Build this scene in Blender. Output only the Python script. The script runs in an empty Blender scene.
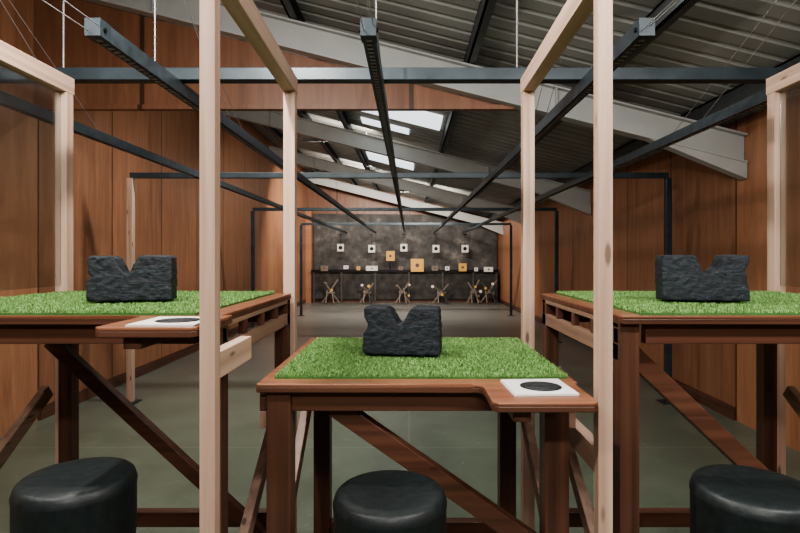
import bpy, math, random
from mathutils import Vector, Matrix
random.seed(7)
S = bpy.context.scene
COL = S.collection
H = 1.5

# ------------------------------------------------------------ materials
def new_mat(name):
    m = bpy.data.materials.new(name); m.use_nodes = True
    nt = m.node_tree; b = nt.nodes['Principled BSDF']
    return m, nt, b
def N(nt, t, **kw):
    n = nt.nodes.new(t)
    for k, v in kw.items(): setattr(n, k, v)
    return n
def ramp(nt, stops):
    r = N(nt, 'ShaderNodeValToRGB'); e = r.color_ramp.elements
    while len(e) < len(stops): e.new(0.5)
    for i, (p, c) in enumerate(stops):
        e[i].position = p; e[i].color = (*c, 1)
    return r
def simple(name, col, rough=0.5, metal=0.0, noise=0.15, scale=8, bump=0.0, emis=None, es=0):
    m, nt, b = new_mat(name)
    tc = N(nt, 'ShaderNodeTexCoord'); no = N(nt, 'ShaderNodeTexNoise')
    no.inputs['Scale'].default_value = scale; no.inputs['Detail'].default_value = 6
    nt.links.new(tc.outputs['Object'], no.inputs['Vector'])
    lo = tuple(max(0, c*(1-noise)) for c in col); hi = tuple(min(1, c*(1+noise)) for c in col)
    r = ramp(nt, [(0.3, lo), (0.7, hi)])
    nt.links.new(no.outputs['Fac'], r.inputs['Fac']); nt.links.new(r.outputs['Color'], b.inputs['Base Color'])
    b.inputs['Roughness'].default_value = rough; b.inputs['Metallic'].default_value = metal
    if bump:
        bp = N(nt, 'ShaderNodeBump'); bp.inputs['Strength'].default_value = bump; bp.inputs['Distance'].default_value = 0.01
        nt.links.new(no.outputs['Fac'], bp.inputs['Height']); nt.links.new(bp.outputs['Normal'], b.inputs['Normal'])
    if emis:
        b.inputs['Emission Color'].default_value = (*emis, 1); b.inputs['Emission Strength'].default_value = es
    return m
def wood(name, dark, light, axis='z', fine=28, rough=0.5, knots=True, dist=0.35, long=0.7):
    m, nt, b = new_mat(name)
    tc = N(nt, 'ShaderNodeTexCoord'); mp = N(nt, 'ShaderNodeMapping')
    sc = {'x': (long, fine, fine), 'y': (fine, long, fine), 'z': (fine, fine, long)}[axis]
    mp.inputs['Scale'].default_value = sc
    nt.links.new(tc.outputs['Object'], mp.inputs['Vector'])
    no = N(nt, 'ShaderNodeTexNoise'); no.inputs['Scale'].default_value = 1.5; no.inputs['Detail'].default_value = 8
    no.inputs['Distortion'].default_value = dist
    nt.links.new(mp.outputs['Vector'], no.inputs['Vector'])
    r = ramp(nt, [(0.3, dark), (0.5, tuple((a+c)/2 for a, c in zip(dark, light))), (0.7, light)])
    nt.links.new(no.outputs['Fac'], r.inputs['Fac'])
    out = r.outputs['Color']
    if knots:
        v = N(nt, 'ShaderNodeTexVoronoi'); mp2 = N(nt, 'ShaderNodeMapping')
        mp2.inputs['Scale'].default_value = {'x': (4, 14, 14), 'y': (14, 4, 14), 'z': (14, 14, 4)}[axis]
        nt.links.new(tc.outputs['Object'], mp2.inputs['Vector']); nt.links.new(mp2.outputs['Vector'], v.inputs['Vector'])
        v.inputs['Scale'].default_value = 0.9
        kr = ramp(nt, [(0.07, (1, 1, 1)), (0.12, (0, 0, 0))]); nt.links.new(v.outputs['Distance'], kr.inputs['Fac'])
        mx = N(nt, 'ShaderNodeMixRGB'); mx.inputs['Color2'].default_value = (*[c*0.45 for c in dark], 1)
        nt.links.new(kr.outputs['Color'], mx.inputs['Fac']); nt.links.new(out, mx.inputs['Color1']); out = mx.outputs['Color']
    nt.links.new(out, b.inputs['Base Color']); b.inputs['Roughness'].default_value = rough
    bp = N(nt, 'ShaderNodeBump'); bp.inputs['Strength'].default_value = 0.12; bp.inputs['Distance'].default_value = 0.004
    nt.links.new(no.outputs['Fac'], bp.inputs['Height']); nt.links.new(bp.outputs['Normal'], b.inputs['Normal'])
    return m
def plywood(name, dark, light, horiz='Y', panel=1.22, rough=0.42):
    m, nt, b = new_mat(name)
    g = N(nt, 'ShaderNodeNewGeometry'); sp = N(nt, 'ShaderNodeSeparateXYZ'); nt.links.new(g.outputs['Position'], sp.inputs[0])
    dv = N(nt, 'ShaderNodeMath', operation='DIVIDE'); dv.inputs[1].default_value = panel; nt.links.new(sp.outputs[horiz], dv.inputs[0])
    fl = N(nt, 'ShaderNodeMath', operation='FLOOR'); nt.links.new(dv.outputs[0], fl.inputs[0])
    fr = N(nt, 'ShaderNodeMath', operation='FRACT'); nt.links.new(dv.outputs[0], fr.inputs[0])
    wn = N(nt, 'ShaderNodeTexWhiteNoise', noise_dimensions='1D'); nt.links.new(fl.outputs[0], wn.inputs['W'])
    cb = N(nt, 'ShaderNodeCombineXYZ')
    ml = N(nt, 'ShaderNodeMath', operation='MULTIPLY'); ml.inputs[1].default_value = 37.0; nt.links.new(wn.outputs['Value'], ml.inputs[0])
    h5 = N(nt, 'ShaderNodeMath', operation='MULTIPLY'); h5.inputs[1].default_value = 9.0; nt.links.new(sp.outputs[horiz], h5.inputs[0])
    z5 = N(nt, 'ShaderNodeMath', operation='MULTIPLY'); z5.inputs[1].default_value = 0.7; nt.links.new(sp.outputs['Z'], z5.inputs[0])
    nt.links.new(h5.outputs[0], cb.inputs['X']); nt.links.new(z5.outputs[0], cb.inputs['Y']); nt.links.new(ml.outputs[0], cb.inputs['Z'])
    no = N(nt, 'ShaderNodeTexNoise'); no.inputs['Scale'].default_value = 1.0; no.inputs['Detail'].default_value = 10; no.inputs['Distortion'].default_value = 1.3
    no.inputs['Roughness'].default_value = 0.68
    nt.links.new(cb.outputs[0], no.inputs['Vector'])
    r = ramp(nt, [(0.30, dark), (0.70, light)]); nt.links.new(no.outputs['Fac'], r.inputs['Fac'])
    mr = N(nt, 'ShaderNodeMapRange'); mr.inputs['To Min'].default_value = 0.76; mr.inputs['To Max'].default_value = 1.15
    nt.links.new(wn.outputs['Value'], mr.inputs['Value'])
    lt = N(nt, 'ShaderNodeMath', operation='LESS_THAN'); lt.inputs[1].default_value = 0.018; nt.links.new(fr.outputs[0], lt.inputs[0])
    jm = N(nt, 'ShaderNodeMapRange'); jm.inputs['To Min'].default_value = 1.0; jm.inputs['To Max'].default_value = 0.3; nt.links.new(lt.outputs[0], jm.inputs['Value'])
    mm = N(nt, 'ShaderNodeMath', operation='MULTIPLY'); nt.links.new(mr.outputs[0], mm.inputs[0]); nt.links.new(jm.outputs[0], mm.inputs[1])
    vm = N(nt, 'ShaderNodeVectorMath', operation='SCALE'); nt.links.new(r.outputs['Color'], vm.inputs[0]); nt.links.new(mm.outputs[0], vm.inputs['Scale'])
    nt.links.new(vm.outputs[0], b.inputs['Base Color']); b.inputs['Roughness'].default_value = rough
    return m

PINE_Z = wood('pine_vertical', (0.40, 0.27, 0.20), (0.60, 0.44, 0.34), 'z')
PINE_Y = wood('pine_lengthwise', (0.40, 0.27, 0.20), (0.60, 0.44, 0.34), 'y')
TB_X = wood('stained_timber_x', (0.065, 0.028, 0.018), (0.135, 0.06, 0.036), 'x', rough=0.4)
TB_Y = wood('stained_timber_y', (0.065, 0.03, 0.02), (0.15, 0.07, 0.046), 'y', rough=0.4)
TB_Z = wood('stained_timber_z', (0.055, 0.025, 0.017), (0.13, 0.058, 0.036), 'z', rough=0.4)
TOP = wood('varnished_tabletop', (0.16, 0.065, 0.036), (0.30, 0.135, 0.08), 'x', rough=0.3, knots=False)
TOPEDGE = wood('table_rail_wood', (0.20, 0.125, 0.09), (0.36, 0.24, 0.175), 'y', rough=0.45)
PLY_SIDE = plywood('plywood_side', (0.29, 0.135, 0.075), (0.48, 0.25, 0.145), 'Y')
PLY_GABLE = plywood('plywood_gable', (0.19, 0.085, 0.048), (0.32, 0.155, 0.088), 'X', 2.44)
STEEL = simple('dark_painted_steel', (0.035, 0.050, 0.06), 0.4, 0.3, 0.3)
TRACKM = simple('track_steel', (0.05, 0.066, 0.078), 0.42, 0.4, 0.3, 20)
WHITEB = simple('white_painted_steel', (0.42, 0.44, 0.43), 0.5, 0, 0.08, 3)
PURL = simple('purlin_steel', (0.06, 0.068, 0.07), 0.5, 0.1)
CABLE = simple('steel_cable', (0.35, 0.35, 0.36), 0.4, 0.7)
VINYL = simple('black_vinyl', (0.010, 0.016, 0.017), 0.46, 0, 0.3, 60, 0.12)
BLACKM = simple('black_metal', (0.012, 0.012, 0.013), 0.4, 0.6)
PAPER = simple('target_card', (0.66, 0.66, 0.64), 0.7, 0, 0.03)
INK = simple('printed_black', (0.008, 0.009, 0.012), 0.8)
INKW = simple('printed_ring', (0.10, 0.105, 0.11), 0.8)
YELLOW = simple('yellow_plate', (0.62, 0.36, 0.10), 0.6, 0, 0.1)
STANDM = simple('stand_pale', (0.18, 0.145, 0.12), 0.6, 0, 0.3)
SHELF = simple('target_shelf_steel', (0.055, 0.052, 0.05), 0.5, 0, 0.3)
SKIRT = simple('mottled_rubber_skirt', (0.035, 0.032, 0.03), 0.8, 0, 0.6, 5)  # dark mottled backing panel below the target rail
SKY = simple('polycarbonate_skylight', (0.75, 0.8, 0.8), 0.6, emis=(0.88, 0.94, 1.0), es=0.95)
HOUS = simple('lamp_housing', (0.12, 0.12, 0.12), 0.5)

def floor_mat():
    m, nt, b = new_mat('painted_concrete')
    g = N(nt, 'ShaderNodeNewGeometry'); sp = N(nt, 'ShaderNodeSeparateXYZ'); nt.links.new(g.outputs['Position'], sp.inputs[0])
    no = N(nt, 'ShaderNodeTexNoise'); no.inputs['Scale'].default_value = 1.3; no.inputs['Detail'].default_value = 10; no.inputs['Roughness'].default_value = 0.72
    nt.links.new(g.outputs['Position'], no.inputs['Vector'])
    gr = ramp(nt, [(0.3, (0.11, 0.145, 0.11)), (0.7, (0.18, 0.225, 0.175))]); nt.links.new(no.outputs['Fac'], gr.inputs['Fac'])
    gy = ramp(nt, [(0.3, (0.15, 0.155, 0.145)), (0.7, (0.23, 0.23, 0.215))]); nt.links.new(no.outputs['Fac'], gy.inputs['Fac'])
    mr = N(nt, 'ShaderNodeMapRange'); mr.inputs['From Min'].default_value = 4.5; mr.inputs['From Max'].default_value = 8.5
    nt.links.new(sp.outputs['Y'], mr.inputs['Value'])
    mx = N(nt, 'ShaderNodeMixRGB'); nt.links.new(mr.outputs[0], mx.inputs['Fac']); nt.links.new(gr.outputs[0], mx.inputs['Color1']); nt.links.new(gy.outputs[0], mx.inputs['Color2'])
    # scattered pale specks and scuffs
    sv = N(nt, 'ShaderNodeTexNoise'); sv.inputs['Scale'].default_value = 22; sv.inputs['Detail'].default_value = 3; nt.links.new(g.outputs['Position'], sv.inputs['Vector'])
    sr = ramp(nt, [(0.66, (0, 0, 0)), (0.72, (0.45, 0.45, 0.45))]); nt.links.new(sv.outputs['Fac'], sr.inputs['Fac'])
    m3 = N(nt, 'ShaderNodeMixRGB'); m3.inputs['Color2'].default_value = (0.33, 0.36, 0.32, 1); nt.links.new(sr.outputs[0], m3.inputs['Fac']); nt.links.new(mx.outputs[0], m3.inputs['Color1'])
    br = N(nt, 'ShaderNodeTexBrick'); br.inputs['Scale'].default_value = 1; br.inputs['Brick Width'].default_value = 3.3; br.inputs['Row Height'].default_value = 4.2
    br.inputs['Mortar Size'].default_value = 0.010; br.offset = 0
    br.inputs['Color1'].default_value = (0, 0, 0, 1); br.inputs['Color2'].default_value = (0, 0, 0, 1); br.inputs['Mortar'].default_value = (1, 1, 1, 1)
    nt.links.new(g.outputs['Position'], br.inputs['Vector'])
    m2 = N(nt, 'ShaderNodeMixRGB'); m2.inputs['Color2'].default_value = (0.26, 0.30, 0.26, 1)
    ml = N(nt, 'ShaderNodeMath', operation='MULTIPLY'); ml.inputs[1].default_value = 0.35
    nt.links.new(br.outputs['Color'], ml.inputs[0]); nt.links.new(ml.outputs[0], m2.inputs['Fac']); nt.links.new(m3.outputs[0], m2.inputs['Color1'])
    nt.links.new(m2.outputs[0], b.inputs['Base Color'])
    rr = N(nt, 'ShaderNodeMapRange'); rr.inputs['To Min'].default_value = 0.2; rr.inputs['To Max'].default_value = 0.5; nt.links.new(no.outputs['Fac'], rr.inputs['Value'])
    nt.links.new(rr.outputs[0], b.inputs['Roughness'])
    return m
FLOOR = floor_mat()
CEIL = simple('roof_sheet', (0.32, 0.335, 0.32), 0.55, 0, 0.2, 1.5)
def backstop_mat():
    m, nt, b = new_mat('rubber_backstop')
    g = N(nt, 'ShaderNodeNewGeometry'); no = N(nt, 'ShaderNodeTexNoise'); no.inputs['Scale'].default_value = 2.2; no.inputs['Detail'].default_value = 10; no.inputs['Roughness'].default_value = 0.7
    nt.links.new(g.outputs['Position'], no.inputs['Vector'])
    r = ramp(nt, [(0.35, (0.03, 0.03, 0.03)), (0.56, (0.10, 0.095, 0.09)), (0.75, (0.30, 0.27, 0.24))]); nt.links.new(no.outputs['Fac'], r.inputs['Fac'])
    nt.links.new(r.outputs[0], b.inputs['Base Color']); b.inputs['Roughness'].default_value = 0.7
    return m
BACK = backstop_mat()
def foam_mat():
    m, nt, b = new_mat('marbled_rubber_foam')
    tc = N(nt, 'ShaderNodeTexCoord'); mp = N(nt, 'ShaderNodeMapping'); mp.inputs['Scale'].default_value = (9, 9, 40); mp.inputs['Rotation'].default_value = (0, 0.12, 0)
    nt.links.new(tc.outputs['Object'], mp.inputs['Vector'])
    no = N(nt, 'ShaderNodeTexNoise'); no.inputs['Scale'].default_value = 1.7; no.inputs['Detail'].default_value = 10; no.inputs['Distortion'].default_value = 1.6; no.inputs['Roughness'].default_value = 0.75
    nt.links.new(mp.outputs[0], no.inputs['Vector'])
    r = ramp(nt, [(0.42, (0.005, 0.008, 0.012)), (0.58, (0.015, 0.024, 0.033)), (0.68, (0.075, 0.105, 0.135)), (0.8, (0.2, 0.24, 0.27))]); nt.links.new(no.outputs['Fac'], r.inputs['Fac'])
    nt.links.new(r.outputs[0], b.inputs['Base Color']); b.inputs['Roughness'].default_value = 0.6
    bp = N(nt, 'ShaderNodeBump'); bp.inputs['Strength'].default_value = 0.8; bp.inputs['Distance'].default_value = 0.006
    nt.links.new(no.outputs['Fac'], bp.inputs['Height']); nt.links.new(bp.outputs[0], b.inputs['Normal'])
    return m
FOAM = foam_mat()
def turf_mat():
    m, nt, b = new_mat('artificial_grass')
    g = N(nt, 'ShaderNodeNewGeometry')
    r = ramp(nt, [(0.0, (0.08, 0.18, 0.05)), (0.5, (0.155, 0.31, 0.09)), (1.0, (0.32, 0.50, 0.18))])
    nt.links.new(g.outputs['Random Per Island'], r.inputs['Fac']); nt.links.new(r.outputs[0], b.inputs['Base Color'])
    b.inputs['Roughness'].default_value = 0.55
    return m
TURF = turf_mat()
TURFB = simple('turf_backing', (0.06, 0.16, 0.04), 0.9)
def acrylic():
    m, nt, b = new_mat('clear_acrylic')
    out = nt.nodes['Material Output']
    tr = N(nt, 'ShaderNodeBsdfTransparent'); tr.inputs[0].default_value = (0.88, 0.91, 0.91, 1)
    gl = N(nt, 'ShaderNodeBsdfGlossy'); gl.inputs['Roughness'].default_value = 0.18
    mx = N(nt, 'ShaderNodeMixShader'); mx.inputs[0].default_value = 0.2
    nt.links.new(tr.outputs[0], mx.inputs[1]); nt.links.new(gl.outputs[0], mx.inputs[2]); nt.links.new(mx.outputs[0], out.inputs['Surface'])
    return m
ACR = acrylic()

# ------------------------------------------------------------ builder
class B:
    def __init__(s): s.v = []; s.f = []; s.m = []; s.sm = []; s.mats = []
    def mi(s, mat):
        if mat not in s.mats: s.mats.append(mat)
        return s.mats.index(mat)
    def add(s, vs, fs, mat, smooth=False):
        o = len(s.v); s.v += [Vector(p) for p in vs]; k = s.mi(mat)
        for f in fs: s.f.append([i+o for i in f]); s.m.append(k); s.sm.append(smooth)
    def box(s, x0, x1, y0, y1, z0, z1, mat):
        vs = [(x, y, z) for x in (x0, x1) for y in (y0, y1) for z in (z0, z1)]
        s.add(vs, [(0, 1, 3, 2), (4, 6, 7, 5), (0, 4, 5, 1), (2, 3, 7, 6), (0, 2, 6, 4), (1, 5, 7, 3)], mat)
    def beam(s, p0, p1, w, h, mat, up=(0, 0, 1)):
        p0 = Vector(p0); p1 = Vector(p1); d = (p1-p0).normalized(); u = Vector(up)
        if abs(d.dot(u)) > 0.99: u = Vector((0, 1, 0))
        r = d.cross(u).normalized(); u = r.cross(d).normalized()
        vs = []
        for p in (p0, p1):
            for a, c in ((-1, -1), (1, -1), (1, 1), (-1, 1)): vs.append(p+r*w/2*a+u*h/2*c)
        s.add(vs, [(0, 3, 2, 1), (4, 5, 6, 7), (0, 1, 5, 4), (1, 2, 6, 5), (2, 3, 7, 6), (3, 0, 4, 7)], mat)
    def cyl(s, p0, p1, r, mat, n=12, r2=None):
        p0 = Vector(p0); p1 = Vector(p1); r2 = r if r2 is None else r2; d = (p1-p0).normalized()
        u = Vector((0, 0, 1)) if abs(d.z) < 0.9 else Vector((1, 0, 0)); a = d.cross(u).normalized(); c = a.cross(d)
        vs = []
        for p, q in ((p0, r), (p1, r2)):
            for i in range(n):
                t = 2*math.pi*i/n; vs.append(p+(a*math.cos(t)+c*math.sin(t))*q)
        s.add(vs, [(i, (i+1) % n, n+(i+1) % n, n+i) for i in range(n)], mat, True)
        s.add(vs[:n], [list(range(n))[::-1]], mat); s.add(vs[n:], [list(range(n))], mat)
    def prism(s, pts, axis, a, b_, mat):
        def P(p, t): return (p[0], p[1], t) if axis == 'z' else (p[0], t, p[1]) if axis == 'y' else (t, p[0], p[1])
        n = len(pts); vs = [P(p, a) for p in pts]+[P(p, b_) for p in pts]
        s.add(vs, [list(range(n)), list(range(n, 2*n))[::-1]]+[(i, n+i, n+(i+1) % n, (i+1) % n) for i in range(n)], mat)
    def lathe(s, prof, c, mat, n=48):
        vs = []
        for r, z in prof:
            for i in range(n):
                t = 2*math.pi*i/n; vs.append((c[0]+r*math.cos(t), c[1]+r*math.sin(t), z))
        fs = []
        for k in range(len(prof)-1):
            for i in range(n): fs.append((k*n+i, k*n+(i+1) % n, (k+1)*n+(i+1) % n, (k+1)*n+i))
        fs.append(list(range(n))[::-1]); fs.append([(len(prof)-1)*n+i for i in range(n)])
        s.add(vs, fs, mat, True)
    def torus(s, c, R, r, mat, n=36, m=10):
        vs = []
        for i in range(n):
            t = 2*math.pi*i/n
            for j in range(m):
                q = 2*math.pi*j/m; rr = R+r*math.cos(q); vs.append((c[0]+rr*math.cos(t), c[1]+rr*math.sin(t), c[2]+r*math.sin(q)))
        s.add(vs, [(i*m+j, ((i+1) % n)*m+j, ((i+1) % n)*m+(j+1) % m, i*m+(j+1) % m) for i in range(n) for j in range(m)], mat, True)
    def make(s, name, bevel=0.0, rot=0.0, fix=True, seg=2):
        xs = [v.x for v in s.v]; ys = [v.y for v in s.v]; zs = [v.z for v in s.v]
        o = Vector(((min(xs)+max(xs))/2, (min(ys)+max(ys))/2, min(zs)))
        me = bpy.data.meshes.new(name); me.from_pydata([tuple(v-o) for v in s.v], [], s.f)
        for m in s.mats: me.materials.append(m)
        me.polygons.foreach_set('material_index', s.m); me.polygons.foreach_set('use_smooth', s.sm)
        me.update()
        if fix:
            import bmesh
            bm = bmesh.new(); bm.from_mesh(me); bmesh.ops.recalc_face_normals(bm, faces=bm.faces); bm.to_mesh(me); bm.free()
        ob = bpy.data.objects.new(name, me); ob.location = o; ob.rotation_euler[2] = rot; COL.objects.link(ob)
        if bevel:
            md = ob.modifiers.new('bevel', 'BEVEL'); md.width = bevel; md.segments = seg; md.limit_method = 'ANGLE'; md.angle_limit = math.radians(40)
        return ob

# ------------------------------------------------------------ room shell
XL, XR, Y0, Y1 = -3.4, 3.0, -2.0, 17.9
def zr(x): return 3.50-0.25*x
def zb(x): return 3.08-0.25*x
b = B(); b.box(XL-0.1, XR+0.1, Y0-0.1, Y1+0.1, -0.1, 0, FLOOR); b.make('floor')
b = B(); b.prism([(XL-0.1, 0), (XL, 0), (XL, zr(XL)), (XL-0.1, zr(XL)+0.02)], 'y', Y0, Y1, PLY_SIDE); b.make('wall_left')
b = B(); b.prism([(XR, 0), (XR+0.1, 0), (XR+0.1, zr(XR)-0.03), (XR, zr(XR))], 'y', Y0, Y1, PLY_SIDE); b.make('wall_right')
for nm, a, c in (('wall_back', Y1, Y1+0.1), ('wall_front', Y0-0.1, Y0)):
    b = B(); b.prism([(XL, 0), (XR, 0), (XR, zr(XR)), (XL, zr(XL))], 'y', a, c, PLY_GABLE); b.make(nm)
b = B(); ys = []; y = Y0-0.1
while y < Y1+0.1:
    ys += [(y, 0), (y+0.13, 0), (y+0.15, 0.022), (y+0.18, 0.022)]; y += 0.2
vs = []
for yy, dz in ys:
    for x in (XL-0.12, XR+0.12): vs.append((x, yy, zr(x)+dz))
b.add(vs, [(2*i, 2*i+1, 2*i+3, 2*i+2) for i in range(len(ys)-1)], CEIL)
b.make('ceiling')
for i, (x0, x1, ya, yb_) in enumerate([(-0.95, 0.45, 7.1, 7.85), (-0.75, 0.0, 8.3, 8.6), (-0.9, 0.1, 11.2, 12.0), (-0.9, 0.1, 14.2, 15.0)]):
    b = B(); b.prism([(x0, zr(x0)-0.03), (x1, zr(x1)-0.03), (x1, zr(x1)-0.005), (x0, zr(x0)-0.005)], 'y', ya, yb_, SKY)
    b.make('window_%d' % (i+1))
b = B()
for x in (-2.8, -1.75, -1.02, 0.55, 1.6, 2.6):
    z = zr(x)-0.085
    b.box(x-0.035, x+0.035, Y0, Y1, z-0.07, z-0.055, PURL); b.box(x-0.035, x-0.02, Y0, Y1, z-0.07, z+0.07, PURL); b.box(x-0.035, x+0.035, Y0, Y1, z+0.055, z+0.07, PURL)
b.make('roof_purlins')
for y in (0.7, 4.76, 8.8, 12.9, 16.9):
    b = B(); t = 0.018
    for lo, hi, w in ((0, t, 0.12), (t, 0.26-t, 0.012), (0.26-t, 0.26, 0.12)):
        b.prism([(XL+0.01, zb(XL)+lo), (XR-0.01, zb(XR)+lo), (XR-0.01, zb(XR)+hi), (XL+0.01, zb(XL)+hi)], 'y', y-w/2, y+w/2, WHITEB)
    b.prism([(XR-0.9, zb(XR-0.9)), (XR-0.01, zb(XR)-0.14), (XR-0.01, zb(XR))], 'y', y-0.05, y+0.05, WHITEB)
    for x in (-2.3, 1.3): b.box(x, x+0.012, y-0.055, y+0.055, zb(x)+0.02, zb(x)+0.24, WHITEB)
    b.make('roof_rafter', 0.003)
b = B(); hx = (3.08-2.83)/0.25
b.prism([(XL, 2.83), (hx, 2.83), (XL, zb(XL))], 'y', 4.83, 4.86, PLY_GABLE)
b.box(XL, hx-0.05, 4.79, 4.83, 2.83, 2.87, PLY_GABLE)
b.make('wall_header')
X0b, X1b = -3.18, 2.93
xk = (3.5-2.95)/0.25
b = B(); b.prism([(X0b, 0.02), (X1b, 0.02), (X1b, zr(X1b)-0.05), (xk, 2.9), (X0b, 2.95)], 'y', 17.8, 17.89, BACK)
b.make('rubber_backstop')
b = B(); b.box(XL+0.22, XR-0.03, 17.55, 17.77, 0, 0.12, TB_X); b.make('baseboard_back')
b = B(); b.box(X0b, X1b, 17.33, 17.42, 1.01, 1.09, BLACKM)
for x in (-3.1, -2.2, -1.1, 0.0, 1.1, 2.1, 2.85): b.box(x-0.03, x+0.03, 17.36, 17.41, 0, 1.01, SHELF)
b.box(X0b, X1b, 17.44, 17.46, 0.13, 1.0, SKIRT)
b.make('target_rail')
b = B(); b.box(XL+.005, XL+0.2, 17.48, 17.88, 0, 3.0, PLY_SIDE); b.make('trim_1')
b = B(); b.box(XL, XL+0.02, 4.9, Y1, 0, 0.12, TB_Y); b.make('baseboard_left')
b = B(); b.box(XR-0.02, XR, 4.9, Y1, 0, 0.12, TB_Y); b.make('baseboard_right')

# ------------------------------------------------------------ steelwork
b = B(); b.box(XL, XR, 2.44, 2.50, H+0.812, H+0.868, STEEL)
for x in (-3.2, -1.6, 0.5, 2.2): b.cyl((x, 2.47, H+0.86), (x, 2.47, zr(x)-0.16), 0.005, CABLE, 6)
b.make('steel_crossbeam', 0.004)
for y, xl, xr, wl in ((5.5, -2.87, 2.67, PINE_Z), (9.4, -2.75, 2.6, STEEL), (13.6, -2.75, 2.6, STEEL)):
    b = B(); b.box(xl, xr, y-0.025, y+0.025, H+0.812, H+0.868, STEEL)
    b.box(xl-0.03, xl+0.03, y-0.03, y+0.03, 0, H+0.812, wl); b.box(xr-0.03, xr+0.03, y-0.03, y+0.03, 0, H+0.812, STEEL)
    for x in (xl, xr): b.box(x-0.08, x+0.08, y-0.08, y+0.08, 0, 0.012, STEEL)
    b.make('gantry_frame', 0.004)
TRX = (-2.01, -1.072, -0.138, 0.806, 1.74)
for x in TRX:
    b = B(); zc = H+0.778; ya = 1.82; yb_ = 17.2; q = 0.023
    b.box(x-q, x+q, ya, yb_, zc+0.018, zc+0.032, TRACKM)
    b.box(x-q, x-q+.006, ya, yb_, zc-0.02, zc+0.018, TRACKM); b.box(x+q-.006, x+q, ya, yb_, zc-0.02, zc+0.018, TRACKM)
    b.box(x-q, x-0.011, ya, yb_, zc-0.026, zc-0.02, TRACKM); b.box(x+0.011, x+q, ya, yb_, zc-0.026, zc-0.02, TRACKM)
    yy = ya+0.02
    while yy < 5.0:
        b.box(x-0.010, x+0.010, yy, yy+0.016, zc-0.030, zc-0.01, CABLE); yy += 0.036
    b.box(x-0.027, x+0.027, ya-0.015, ya+0.05, zc-0.028, zc+0.032, STEEL)
    b.cyl((x-0.033, ya+0.01, zc), (x+0.033, ya+0.01, zc), 0.008, BLACKM, 12)
    for s_ in (-0.016, 0.016): b.cyl((x+s_, ya-0.01, zc+s_*0.6), (x+s_*1.6, 0.25, zc-0.03+s_), 0.0018, CABLE, 6)
    # sloping stay wires from the roof down to the track
    for k_, (dx, yw) in enumerate(((-0.05, 3.5), (0.03, 3.2))):
        xt = x+dx-0.12; b.cyl((x+dx*0.2, yw, zc+0.03), (xt, 1.05+0.15*k_, zr(xt)-0.02), 0.002, CABLE, 6)
    b.cyl((x, 2.25, zc+0.03), (x, 2.25, zr(x)-0.02), 0.003, CABLE, 6)
    zz = zc+0.06
    while zz < zr(x)-0.1:
        b.torus((x, 2.25, zz), 0.005, 0.002, CABLE, 8, 5); zz += 0.03
    b.make('target_track')

# ------------------------------------------------------------ stall dividers
def divider(xn, yn, xrail, xrr, yr, w, extra, panel=None):
    b = B()
    b.box(xn-w/2, xn+w/2, yn-w/2, yn+w/2, 0, 2.19 if extra is None else 2.27, PINE_Z)
    b.box(xrr-0.024, xrr+0.024, yr-0.024, yr+0.024, 0, 2.19, PINE_Z)
    b.beam((xrail, yn-0.05, 2.225), (xrr, yr+0.03, 2.225), 0.05, 0.07, PINE_Y)
    if extra:
        for (ya, yb_, za, zb_) in extra: b.box(xn-0.015, xn+0.015, ya, yb_, za, zb_, PINE_Y)
    b.box(xrr-0.03, xrr+0.03, yr-0.05, yr+0.05, 0, 0.03, PINE_Y)
    if panel:
        b.box(xrr-0.003, xrr+0.003, yn+w/2, yr-0.024, 1.38, 2.19, ACR)
    return b.make('timber_stall_divider', 0.002)
divider(-0.434, 1.163, -0.478, -0.5, 2.245, 0.034, [(1.18, 1.42, 1.23, 1.29)])
divider(0.453, 1.245, 0.488, 0.5, 2.245, 0.034, [(1.26, 1.56, 0.99, 1.05)])
divider(-1.454, 1.16, -1.454, -1.454, 2.25, 0.04, None, True)
divider(1.55, 1.16, 1.55, 1.55, 2.25, 0.04, None, True)

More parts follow.
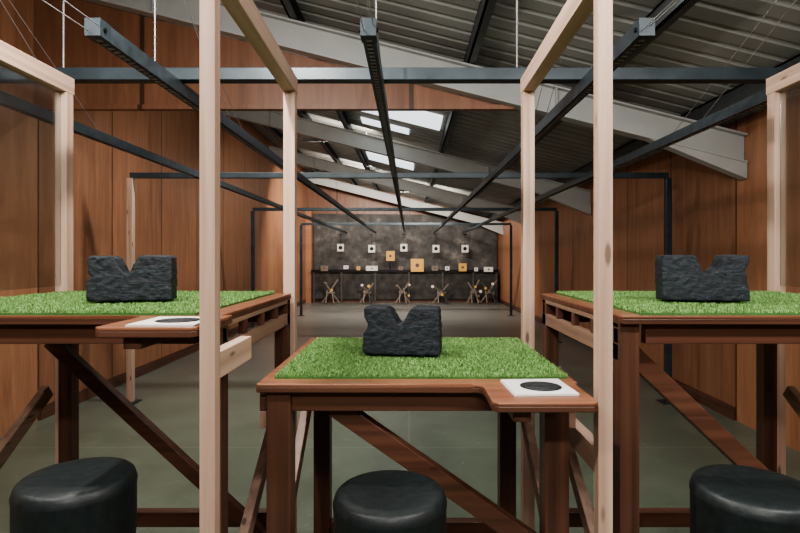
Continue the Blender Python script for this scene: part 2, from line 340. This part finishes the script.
# ------------------------------------------------------------ tables
def table(xl, xr, yf, yr, zt, ex0, ex1, eyf, exl, braceA, braceB, by, lw=0.062, il=0.02, ir=0.02):
    b = B(); pts = [(xl, yf), (ex0-0.03, yf)]
    for i in range(5):
        t = i/4*math.pi/2; pts.append((ex0-0.03+0.03*math.sin(t), yf-0.03+0.03*math.cos(t)))
    pts += [(ex0, eyf+0.012), (ex0+0.012, eyf), (ex1-0.012, eyf), (ex1, eyf+0.012), (ex1, yf+0.02), (exl, yf+0.02), (exl, yr), (xl, yr)]
    b.prism(pts, 'z', zt-0.008, zt, TOP)
    b.prism(pts, 'z', zt-0.022, zt-0.0081, TB_X)
    legs = [(xl+il, yf+0.02), (exl-ir-lw, yf+0.02), (xl+il, yr-0.02-lw), (exl-ir-lw, yr-0.02-lw)]
    for x, y in legs: b.box(x, x+lw, y, y+lw, 0, zt-0.022, TB_Z)
    zA = zt-0.022
    b.box(xl+0.02+lw, exl-0.02-lw, yf+0.03, yf+0.06, zA-0.055, zA, TB_X)
    b.box(xl+0.02+lw, exl-0.02-lw, yr-0.06, yr-0.03, zA-0.09, zA, TB_X)
    for xs in (xl+0.0, exl-0.02):
        b.box(xs, xs+0.02, yf+0.03, yr-0.02, zA-0.014, zA, TOPEDGE)
        b.box(xs, xs+0.02, yf+0.03, yr-0.02, zA-0.10, zA-0.055, TOPEDGE)
        k = 5
        for i in range(k):
            yy = yf+0.03+(yr-yf-0.09)*i/(k-1); b.box(xs, xs+0.02, yy, yy+0.03, zA-0.055, zA-0.014, TB_Z)
        xc = xs+0.01
        b.box(xc-0.02, xc+0.02, yf+0.02+lw, yr-0.02-lw, 0.30, 0.37, TB_Y)
        b.beam((xc, yf+0.09, 0.55), (xc, yr-0.12, 0.98), 0.03, 0.05, TOPEDGE)
    b.box(xl+0.02+lw, exl-0.02-lw, yr-0.07, yr-0.03, 0.42, 0.48, TB_X)
    b.box(xl+0.02+lw, exl-0.02-lw, yf+0.04, yf+0.08, 0.30, 0.37, TB_X)
    b.box(xl+0.02+lw, exl-0.02-lw, (yf+yr)/2-0.03, (yf+yr)/2+0.03, 0.30, 0.36, TB_X)
    b.beam((braceA[0], by, braceA[1]), (braceB[0], by, braceB[1]), 0.04, 0.050, TB_X)
    b.box(ex0+0.05, ex0+0.09, eyf+0.03, yf+0.03, zA-0.03, zA, TB_Y)
    return b.make('shooting_bench_table', 0.0025)
ZC, ZS = 1.18, 1.35
table(-0.385, 0.43, 1.343, 2.12, ZC, 0.185, 0.42, 1.17, 0.43, (-0.20, 1.105), (0.36, 0.715), 1.425)
table(-1.42, -0.485, 1.36, 2.20, ZS, -0.675, -0.456, 1.135, -0.485, (-1.41, 1.17), (-0.52, 0.35), 2.10, 0.052, 0.02, 0.0)
table(0.545, 1.49, 1.36, 2.20, ZS, 1.22, 1.45, 1.135, 1.49, (0.57, 1.27), (1.43, 0.46), 1.46, 0.052, 0.0, 0.02)

# ------------------------------------------------------------ turf
def turf(x0, x1, y0, y1, z, n):
    b = B(); b.box(x0, x1, y0, y1, z+0.0002, z+0.006, TURFB)
    vs = []; fs = []
    for i in range(n):
        x = random.uniform(x0-0.002, x1+0.002); y = random.uniform(y0-0.002, y1+0.002)
        h = random.uniform(0.005, 0.010); a = random.uniform(0, 6.283); w = random.uniform(0.0009, 0.0015)
        lx = random.gauss(0, 0.004); ly = random.gauss(0, 0.004); c, s_ = math.cos(a)*w, math.sin(a)*w
        zb_ = z+0.005; k = len(vs)
        vs += [(x-c, y-s_, zb_), (x+c, y+s_, zb_), (x+lx*.4+c*.8, y+ly*.4+s_*.8, zb_+h*.6), (x+lx*.4-c*.8, y+ly*.4-s_*.8, zb_+h*.6), (x+lx, y+ly, zb_+h)]
        fs += [(k, k+1, k+2, k+3), (k+3, k+2, k+4)]
    b.add(vs, fs, TURF); b.make('artificial_turf_mat', fix=False)
turf(-0.352, 0.415, 1.40, 2.05, ZC, 44000)
turf(-1.41, -0.55, 1.372, 2.18, ZS, 44000)
turf(0.60, 1.48, 1.372, 2.18, ZS, 44000)

# ------------------------------------------------------------ rest blocks
rough_tex = bpy.data.textures.new('foam_roughness', 'CLOUDS'); rough_tex.noise_scale = 0.018; rough_tex.noise_depth = 3
def block(cx, y0, z, outline, dep, rot, s=1.0, sz=1.0):
    b = B(); b.prism([(cx+p[0]*s, z+p[1]*sz) for p in outline], 'y', y0, y0+dep, FOAM)
    ob = b.make('foam_rifle_rest', 0.004, rot, seg=3)
    r = ob.modifiers.new('remesh', 'REMESH'); r.mode = 'VOXEL'; r.voxel_size = 0.0028; r.use_smooth_shade = True
    d = ob.modifiers.new('rough', 'DISPLACE'); d.texture = rough_tex; d.strength = 0.006; d.mid_level = 0.6
    return ob
oc = [(-0.116, 0), (0.122, 0), (0.128, 0.008), (0.128, 0.075), (0.124, 0.146), (0.118, 0.152), (0.042, 0.153), (0.028, 0.143), (0.006, 0.102), (-0.006, 0.098), (-0.012, 0.102), (-0.036, 0.143), (-0.048, 0.152), (-0.116, 0.153), (-0.122, 0.146), (-0.120, 0.118), (-0.108, 0.098), (-0.110, 0.084), (-0.124, 0.066), (-0.126, 0.010)]
ol = [(-0.140, 0), (0.138, 0), (0.140, 0.09), (0.137, 0.152), (0.130, 0.160), (0.034, 0.160), (0.022, 0.150), (-0.004, 0.100), (-0.014, 0.094), (-0.024, 0.100), (-0.050, 0.148), (-0.062, 0.157), (-0.128, 0.158), (-0.139, 0.150), (-0.136, 0.1), (-0.124, 0.085), (-0.142, 0.07)]
orr = [(-0.138, 0), (0.142, 0), (0.144, 0.03), (0.135, 0.07), (0.130, 0.11), (0.142, 0.14), (0.14, 0.160), (0.068, 0.161), (0.056, 0.145), (0.047, 0.115), (0.02, 0.094), (-0.004, 0.098), (-0.02, 0.13), (-0.028, 0.156), (-0.036, 0.161), (-0.136, 0.160), (-0.142, 0.13), (-0.140, 0.05)]
block(-0.02, 1.64, ZC+0.0165, oc, 0.10, math.radians(-7), 0.955, 0.97)
block(-0.855, 1.61, ZS+0.0165, ol, 0.095, math.radians(14), 0.85, 0.87)
block(0.905, 1.61, ZS+0.0165, orr, 0.095, math.radians(-12), 0.86, 0.87)

# ------------------------------------------------------------ paper targets
def card(x0, x1, y0, y1, z, rot=0):
    b = B()
    for i in range(3):
        o = 0.0012*i; b.box(x0+o, x1+o*0.5, y0+o*0.5, y1+o, z+0.0016*i, z+0.0016*i+0.0013, PAPER)
    zt = z+0.0046; cx, cy = (x0+x1)/2+0.008, (y0+y1)/2
    b.lathe([(0.050, zt), (0.050, zt+0.0003)], (cx, cy), INK, 40)
    for R in (0.036, 0.020): b.torus((cx, cy, zt+0.0003), R, 0.0004, INKW, 32, 4)
    b.make('paper_target_card', rot=rot)
card(0.238, 0.388, 1.225, 1.375, ZC+0.0005, math.radians(3))
card(-0.61, -0.463, 1.145, 1.30, ZS+0.0005, 0)

# ------------------------------------------------------------ stools
def stool(cx, cy, d, zt):
    R = d/2; b = B(); h = 0.17
    prof = [(R*0.90, zt-h), (R*0.97, zt-h+0.012), (R, zt-h+0.035), (R, zt-0.034), (R*1.012, zt-0.028), (R*1.012, zt-0.024), (R*0.995, zt-0.018), (R*0.97, zt-0.008), (R*0.92, zt-0.002), (R*0.75, zt), (R*0.3, zt-0.002), (0.002, zt-0.003)]
    b.lathe(prof, (cx, cy), VINYL, 64)
    b.lathe([(R*0.8, zt-h-0.012), (R*0.8, zt-h)], (cx, cy), BLACKM)
    b.cyl((cx, cy, 0.03), (cx, cy, zt-h-0.01), 0.028, BLACKM, 24)
    b.lathe([(0.19, 0), (0.19, 0.012), (0.16, 0.025), (0.05, 0.045), (0.03, 0.07)], (cx, cy), BLACKM)
    b.torus((cx, cy, 0.32), 0.13, 0.011, BLACKM)
    for i in range(3):
        t = i*2.094; b.cyl((cx, cy, 0.32), (cx+0.13*math.cos(t), cy+0.13*math.sin(t), 0.32), 0.008, BLACKM, 8)
    b.make('bar_stool')
stool(-0.042, 1.185, 0.25, 0.983)
stool(-0.735, 1.18, 0.238, 1.019)
stool(0.765, 1.18, 0.255, 0.998)

# ------------------------------------------------------------ targets on the backstop
def px(x, y): return ((x-409)/29.9, 1.5-(y-257)/29.9)
for x, y in ((343, 248), (373, 249), (404, 248), (435, 249), (463, 249)):
    X, Z = px(x, y); b = B(); b.box(X-0.11, X+0.11, 17.2, 17.22, Z-0.12, Z+0.12, PAPER)
    b.cyl((X, 17.2, Z), (X, 17.19, Z), 0.06, INK, 20); b.box(X-0.008, X+0.008, 17.205, 17.225, Z+0.12, H+0.745, BLACKM)
    b.box(X-0.05, X+0.05, 17.15, 17.25, H+0.70, H+0.742, BLACKM)
    b.make('hanging_target')
for x, y, w, h, m in ((391, 256, 0.28, 0.32, YELLOW), (417, 265, 0.42, 0.42, YELLOW), (461, 267, 0.26, 0.26, YELLOW), (327, 268, 0.24, 0.18, STANDM), (373, 268, 0.38, 0.16, PAPER), (434, 268, 0.2, 0.16, STANDM), (486, 269, 0.3, 0.16, PAPER), (348, 267, 0.16, 0.12, PAPER), (446, 268, .14, .13, PAPER), (360, 268, .12, .12, YELLOW), (401, 268, .14, .12, STANDM), (474, 269, .12, .12, PAPER)):
    X, Z = px(x, y); b = B(); b.box(X-w/2, X+w/2, 17.27, 17.29, Z-h/2, Z+h/2, m); b.box(X-0.02, X+0.02, 17.29, 17.32, 1.03, max(Z, 1.08), BLACKM)
    b.cyl((X, 17.27, Z), (X, 17.26, Z), min(w, h)*0.15, INK if m is PAPER else TB_X, 16); b.make('target_plate', 0.004)
for i, x in enumerate((334, 369, 403, 440, 471, 486)):
    X, Z = px(x, 285); b = B(); w = random.uniform(0.22, 0.3); hh = random.uniform(0.6, 0.78)
    M2 = SHELF if i % 2 else STANDM
    b.beam((X-w, 17.1, 0.02), (X+w*0.8, 17.1, hh), 0.035, 0.04, STANDM); b.beam((X+w, 17.15, 0.02), (X-w*0.8, 17.15, hh*.9), 0.035, 0.04, M2)
    b.beam((X-w*0.5, 17.05, 0.36), (X+w*0.5, 17.05, 0.36), 0.03, 0.04, STANDM); b.beam((X-w*.4, 16.8, 0.03), (X-w*.4, 17.1, 0.42), 0.03, 0.04, STANDM)
    b.beam((X+w*.5, 16.75, 0.03), (X+w*.1, 17.1, 0.5), 0.03, 0.04, M2)
    for k in range(3):
        q = X+random.uniform(-w, w); zq = random.uniform(0.25, 0.7); b.cyl((q, 17.06, zq), (q, 17.04, zq), random.uniform(0.03, 0.05), (PAPER, YELLOW, STANDM)[k], 14)
        b.beam((q, 17.08, zq), (X, 17.1, 0.42), 0.012, 0.012, STANDM)
    b.make('target_stand')

# ------------------------------------------------------------ lamps
def lamp(x, y, z, L, energy, tilt=0, size=(1.4, 0.12), col=(1, 0.9, 0.8), up=0.0, uptilt=150, spread=180):
    b = B()
    b.box(x-L/2, x+L/2, y-0.05, y+0.05, z+0.02, z+0.06, HOUS)
    for s_ in (-0.4, 0.4):
        xx = x+s_*L; b.cyl((xx, y, z+0.05), (xx, y, max(z+0.1, zr(xx)-0.02)), 0.004, CABLE, 6)
    b.make('unseen_batten_lamp', 0.004)
    def L_(e, zz, t):
        ld = bpy.data.lights.new('unseen_batten_light', 'AREA'); ld.shape = 'RECTANGLE'; ld.size = size[0]; ld.size_y = size[1]; ld.energy = e; ld.color = col
        ld.spread = math.radians(spread)
        lo = bpy.data.objects.new('unseen_batten_light', ld); lo.location = (x, y, zz); lo.rotation_euler = (math.radians(t), 0, 0); COL.objects.link(lo)
    L_(energy, z, tilt)
    if up: L_(up, z+0.12, uptilt)  # extra upward emitter, added to brighten the ceiling
NC = (1, 0.95, 0.895)
lamp(-1.3, 0.35, 2.75, 1.4, 22, 20, col=NC, up=9, uptilt=125)
lamp(1.2, 0.35, 2.6, 1.4, 26, 20, col=NC, up=8, uptilt=125)
lamp(0.0, -0.9, 2.6, 1.4, 32, 50, col=NC)
lamp(-1.2, 2.9, 3.45, 1.3, 18, 20, col=NC)  # unseen fill lamp added above the stalls for ambient light
lamp(1.1, 2.9, 3.0, 1.0, 12, 20, col=NC)  # second added fill lamp, kept above the frame
lamp(-1.5, 5.25, 3.15, 1.2, 36, 25, (1.1, 0.1), (1, 0.91, 0.82), up=8, uptilt=110)  # added lamp hidden behind the header to light the mid-range walls
lamp(-1.2, 9.05, 3.45, 1.2, 36, 30, (1.1, 0.1), (1, 0.89, 0.78), up=8, uptilt=110)  # added lamp tucked behind the rafter to brighten the middle bay
lamp(0.3, 13.1, 3.08, 1.2, 135, 55, (1.1, 0.1), (1, 0.91, 0.81))
lamp(-1.6, 13.1, 3.55, 1.4, 135, 58, (1.3, 0.1), (1, 0.91, 0.81), up=10, uptilt=110)
# compact unseen bulb, added over the benches (throws the crisp track shadows on the side walls)
b = B(); px_, py_, pz_ = -0.65, 1.45, 2.78
b.lathe([(0.11, pz_+0.03), (0.09, pz_+0.07), (0.03, pz_+0.12), (0.012, pz_+0.16)], (px_, py_), HOUS, 24)
b.cyl((px_, py_, pz_+0.15), (px_, py_, zr(px_)-0.02), 0.004, CABLE, 6); b.make('added_pendant_lamp')
ld = bpy.data.lights.new('added_pendant_light', 'POINT'); ld.energy = 75; ld.shadow_soft_size = 0.035; ld.color = (1, 0.93, 0.86)
lo = bpy.data.objects.new('added_pendant_light', ld); lo.location = (px_, py_, pz_); COL.objects.link(lo)

w = bpy.data.worlds.new('World'); S.world = w; w.use_nodes = True
w.node_tree.nodes['Background'].inputs[0].default_value = (0.5, 0.55, 0.6, 1); w.node_tree.nodes['Background'].inputs[1].default_value = 0.1

cd = bpy.data.cameras.new('camera'); cam = bpy.data.objects.new('camera', cd); COL.objects.link(cam)
cam.location = (0, 0, H); cam.rotation_euler = (math.pi/2, 0, 0)
cd.lens = 24; cd.sensor_width = 36; cd.shift_x = -9/800; cd.shift_y = -9.5/800; cd.clip_start = 0.05
S.camera = cam
S.view_settings.view_transform = 'AgX'
try: S.view_settings.look = 'AgX - Medium High Contrast'
except Exception: pass
S.view_settings.exposure = 0.6
